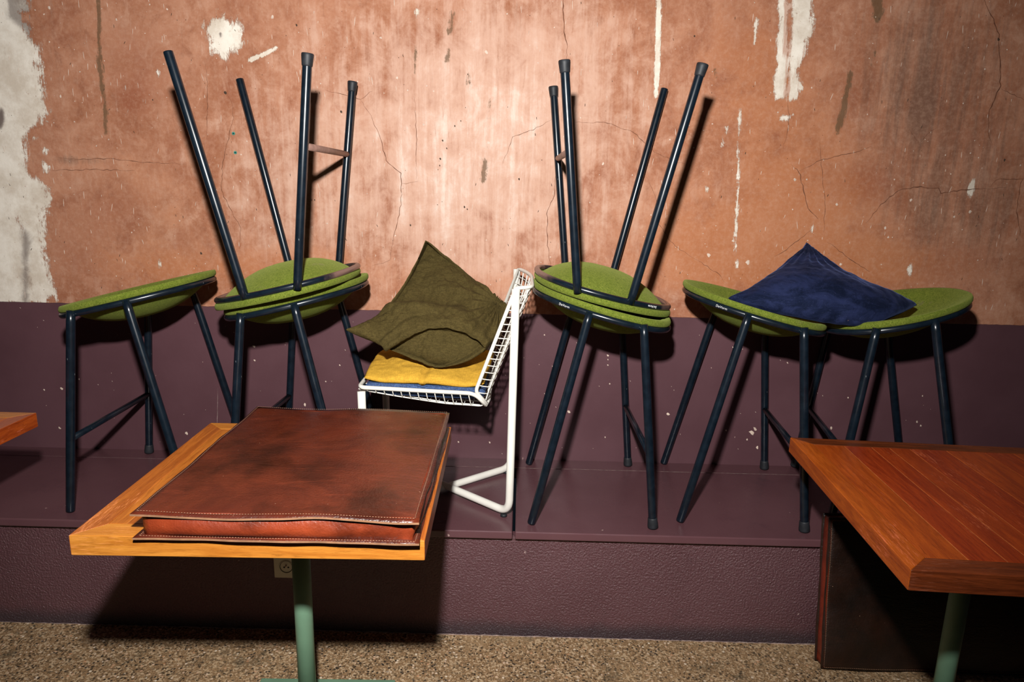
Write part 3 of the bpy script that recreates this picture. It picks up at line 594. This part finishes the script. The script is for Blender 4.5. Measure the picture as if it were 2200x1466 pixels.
# mustard cushion
def biq(rows):            # 3 x 3 points: rows[v][u]
    G = np.array([[list(at(*q)) for q in r] for r in rows], float)
    def f(U, V):
        lu = [(1-U)*(1-2*U), 4*U*(1-U), U*(2*U-1)]; lv = [(1-V)*(1-2*V), 4*V*(1-V), V*(2*V-1)]
        return sum(G[j, i]*(lu[i]*lv[j])[..., None] for i in range(3) for j in range(3))
    return f
Yb = biq([[(782, 810, 2.055), (915, 826, 2.050), (1040, 824, 2.062)], [(800, 778, 2.20), (915, 780, 2.20), (1052, 790, 2.20)], [(824, 754, 2.36), (930, 752, 2.36), (1062, 758, 2.36)]])
def yelC(U, V):
    P = Yb(U, V); P[..., 2] += -.005*np.sin(U*8.5+.6)*(1-V); return P
yl = pillow('mustard_cushion', yelC, .026, M_YELLOW, .008, 10, 1, 72, .28, .6, extra=lambda U, V: -.012*gauss(U-.47-.2*V, .03)*(1-V)); tag(yl, 'mustard yellow linen cushion lying flat under the olive cushion', 'cushion')
# olive cushion, propped on one corner and folded
olB = biq([[(934, 788, 2.085), (1035, 758, 2.10), (1098, 662, 2.27)], [(842, 752, 2.090), (930, 700, 2.150), (1006, 592, 2.37)], [(742, 709, 2.085), (838, 655, 2.23), (914, 516, 2.43)]])
sst = lambda x, a, b: (lambda t: t*t*(3-2*t))(np.clip((x-a)/(b-a), 0, 1))
def olP(U, V):
    wv = U+V-1; d = U-V; edge = np.clip(U*(1-U)*40, 0, 1)*np.clip(V*(1-V)*40, 0, 1)
    arc = wv+.15+.95*d*d; ridge = wv-.25+.45*d; act = np.clip(1-((d+.15)/.62)**2, 0, 1); return wv, d, edge, arc, ridge, act
def olC(U, V):
    P = olB(U, V); wv, d, edge, arc, ridge, act = olP(U, V)
    P[..., 1] += .075*sst(ridge, -.03, .08)*act*edge-.022*gauss(ridge+.14, .10)*act*edge
    P[..., 1] += .040*(1-sst(arc, -.11, .02))*edge-.016*gauss(arc-.10, .08)*edge; P[..., 2] -= .010*gauss(arc-.03, .05)*edge
    return P
def olX(U, V):
    wv, d, edge, arc, ridge, act = olP(U, V)
    rays = .007*np.sin(20*np.arctan2(V-.12, U-.95+1e-6))*gauss(np.hypot(V-.12, U-.95), .36)
    rays = rays-.024*gauss(ridge-.02, .035)*act*edge+.014*gauss(ridge+.08, .06)*act*edge
    return rays+.006*np.sin(arc*38)*gauss(arc-.12, .16)*np.clip(-d*2, 0, 1)
ol = pillow('olive_cushion', olC, .040, M_OLIVE, .015, 11, 4, 180, .33, .7, extra=olX, Cn=olB); tag(ol, 'crumpled olive green linen cushion propped up in the white wire chair', 'cushion')
# navy velvet cushion across two stools
nvC = biq([[(1866, 703, 2.075), (1922, 680, 2.12), (1971, 655, 2.21)], [(1715, 684, 2.085), (1755, 632, 2.15), (1826, 604, 2.32)], [(1562, 641, 2.14), (1662, 598, 2.29), (1733, 520, 2.44)]])
def nvX(U, V):
    r = np.hypot(1-U, 1-V); rays = .004*np.sin(30*np.arctan2(1-U, 1-V+1e-6))*gauss(r-.25, .18)
    return rays+.003*np.sin(60*V)*gauss(U, .12)
nv_ = pillow('navy_cushion', nvC, .058, M_NAVY, .008, 8, 9, 96, .36, .5, extra=nvX); tag(nv_, 'navy blue velvet cushion lying across two green felt stools', 'cushion')
tp = at(1817, 687, 2.052)-Vector(nv_.location); mk('care_tag', box(tp.x-.006, tp.x+.006, tp.y-.006, tp.y-.004, tp.z-.002, tp.z+.002, .0005), M_THREAD, nv_)

# ------------------------------------------------------------------ tables
def table(label, cx, cy, yaw, W, D, seams, my, mx, base_c, base_hw=.195, bord=.05, base_yaw=0, group='square teak tables on green posts', TZ=.745, TH=.043):
    t = empty('cafe_table', (cx, cy, 0), (0, 0, yaw)); tag(t, label, 'table', group)
    a, b, bo = W/2, D/2, bord; z0, z1 = TZ-TH, TZ; tp_ = empty  # noqa
    rail = [('front', [(-a, -b), (a, -b), (a-bo, -b+bo), (-a+bo, -b+bo)], mx), ('back', [(a, b), (-a, b), (-a+bo, b-bo), (a-bo, b-bo)], mx), ('left', [(-a, b), (-a, -b), (-a+bo, -b+bo), (-a+bo, b-bo)], my), ('right', [(a, -b), (a, b), (a-bo, b-bo), (a-bo, -b+bo)], my)]
    for nm, poly, mt in rail: mk('border_board', prism(poly, z0, z1, .0016, 2), mt, t)
    for s0, s1 in zip(seams[:-1], seams[1:]): mk('plank', box(-a+bo+s0+.0007, -a+bo+s1-.0007, -b+bo+.0005, b-bo-.0005, z0+.012, z1-.0003, .0008, 2), my, t)
    mk('seam_highlight_board', box(-a+bo+.001, a-bo-.001, -b+bo+.001, b-bo-.001, z0+.002, z1-.0012, 0), M_SEAM_LIGHT, t)  # added board; its pale colour shows as lit plank edges in the gaps
    bx_, by_ = base_c; mk('post', tube([(bx_, by_, .008), (bx_, by_, z0-.004)], .0225, 28), M_MINT, t, True)
    c, s = math.cos(base_yaw), math.sin(base_yaw); hw = base_hw
    mk('base_plate', prism([(bx_+c*x-s*y, by_+s*x+c*y) for x, y in ((-hw, -hw), (hw, -hw), (hw, hw), (-hw, hw))], 0, .008, .002), M_MINT, t)
    mk('mounting_plate', box(bx_-.12, bx_+.12, by_-.12, by_+.12, z0-.005, z0+.004, .001), M_MINT, t); return t
table('honey teak table carrying the leather cushion, left foreground', -.526, 1.529, .022, .690, .650, [0, .035, .12, .21, .30, .39, .47, .55, .59], M_HONEY_Y, M_HONEY_X, (-.002, .0))
cr = atz(1769, 1460, .008)
table('bare reddish teak table with striped planks, right foreground', 1.107, 1.478, -.060, .70, .695, [0, .08, .152, .2, .254, .35, .45, .525, .60], M_RED_Y, M_RED_X, (.0, .055), base_yaw=.06)
table('teak table corner cut by the left edge of the picture', -1.765, 1.555, 0.0, .70, .68, [0, .1, .2, .3, .4, .5, .60], M_RED_Y, M_HONEY_X, (0, 0))

# ------------------------------------------------------------------ leather cushions
def leather_case(name, label, W, D, T, loc, rot, seed=0, mt=None, ms=None, ins=.014, bulge=.0145, me_=None):
    mt = mt or M_LEATHER; ms = ms or M_LEATHER_SIDE
    r = random.Random(seed); t = empty(name, loc, rot); tag(t, label, 'cushion', 'flat leather box cushions')
    def wob(s): return .0012*math.sin(s*6+seed)+.0006*math.sin(s*15+1.3*seed)
    def panel(z, sign):
        n = 36; th = .0042; V, F = [], []
        for side in (0, 1):
            for i in range(n+1):
                for j in range(n+1):
                    x, y = W*i/n, D*j/n; e = min(i, n-i, j, n-j)/n
                    dx = wob(y*4)*(1 if i == n else -1 if i == 0 else 0); dy = wob(x*4)*(1 if j == n else -1 if j == 0 else 0)
                    zz = z+(0 if side == 0 else th)
                    if sign > 0: zz += .007*min(1, e*5)**.6+.0020*noise.noise((x*9, y*9, seed))+(1-min(1, e*12))*(.0030*math.sin(x*17+seed)+.002*math.sin(y*21))
                    V.append((x+dx, y+dy, zz))
        m = (n+1)*(n+1); g = lambda s, i, j: s*m+i*(n+1)+j
        for i in range(n):
            for j in range(n):
                F.append((g(1, i, j), g(1, i+1, j), g(1, i+1, j+1), g(1, i, j+1))); F.append((g(0, i, j), g(0, i, j+1), g(0, i+1, j+1), g(0, i+1, j)))
        for k in range(n):
            F += [(g(0, k, 0), g(0, k+1, 0), g(1, k+1, 0), g(1, k, 0)), (g(0, k+1, n), g(0, k, n), g(1, k, n), g(1, k+1, n)), (g(0, 0, k+1), g(0, 0, k), g(1, 0, k), g(1, 0, k+1)), (g(0, n, k), g(0, n, k+1), g(1, n, k+1), g(1, n, k))]
        me = mesh('panel', V, F, mt, True); me.materials.append(me_ or M_EDGE)
        for p in me.polygons[2*n*n:]: p.material_index = 1; p.use_smooth = False
        return me
    link('bottom_panel', panel(0, -1), t); link('top_panel', panel(T-.0042-.007, 1), t)
    # gusset
    per = []; n = 40
    for k in range(n): per.append((ins+(W-2*ins)*k/n, ins, 0, -1))
    for k in range(n): per.append((W-ins, ins+(D-2*ins)*k/n, 1, 0))
    for k in range(n): per.append((W-ins-(W-2*ins)*k/n, D-ins, 0, 1))
    for k in range(n): per.append((ins, D-ins-(D-2*ins)*k/n, -1, 0))
    V, F = [], []; R = 9; z0, z1 = .003, T-.006
    for q in range(R+1):
        a = q/R
        for i, (x, y, nx_, ny_) in enumerate(per):
            s = (i % n)/n; b = bulge*math.sin(math.pi*(a**.75))*(.75+.25*math.sin(s*5))*(min(1, 9*s, 9*(1-s)))**.7+.0015*noise.noise((x*14, y*14, a*3+seed)); b -= .004*a*(1-a)*4*(1 if s > .93 else 0)
            V.append((x+nx_*b, y+ny_*b, z0+(z1-z0)*a))
    m = len(per)
    for q in range(R):
        for i in range(m): F.append((q*m+i, q*m+(i+1) % m, (q+1)*m+(i+1) % m, (q+1)*m+i))
    mk('side_gusset', (V, F), ms, t, True)
    st = []
    def stitches(z, e, wav):
        for (ax, ay, bx, by) in ((e, e, W-e, e), (W-e, e, W-e, D-e), (W-e, D-e, e, D-e), (e, D-e, e, e)):
            L_ = math.hypot(bx-ax, by-ay); c = int(L_/.0055)
            for k in range(c):
                s = (k+.5)/c; x, y = ax+(bx-ax)*s, ay+(by-ay)*s; dx, dy = (bx-ax)/L_*.0018, (by-ay)/L_*.0018; px, py = -dy*.28, dx*.28
                zz = z+((.0030*math.sin(x*17+seed)+.002*math.sin(y*21))*.75+.0022 if wav else 0)
                st.append(([(x-dx-px, y-dy-py, zz), (x+dx-px, y+dy-py, zz), (x+dx+px, y+dy+py, zz), (x-dx+px, y-dy+py, zz), (x, y, zz+.0008)], [(0, 1, 4), (1, 2, 4), (2, 3, 4), (3, 0, 4)]))
    stitches(T-.0052, .0075, True); stitches(.0044, .0075, False)
    tag(mk('stitching', merge(st), M_THREAD, t), kind='stuff')
    return t
leather_case('leather_cushion', 'brown leather box cushion lying on the left teak table', .548, .648, .058, (-.731, 1.186, .7455), (0, 0, .010), 2)
al = math.radians(8.5)
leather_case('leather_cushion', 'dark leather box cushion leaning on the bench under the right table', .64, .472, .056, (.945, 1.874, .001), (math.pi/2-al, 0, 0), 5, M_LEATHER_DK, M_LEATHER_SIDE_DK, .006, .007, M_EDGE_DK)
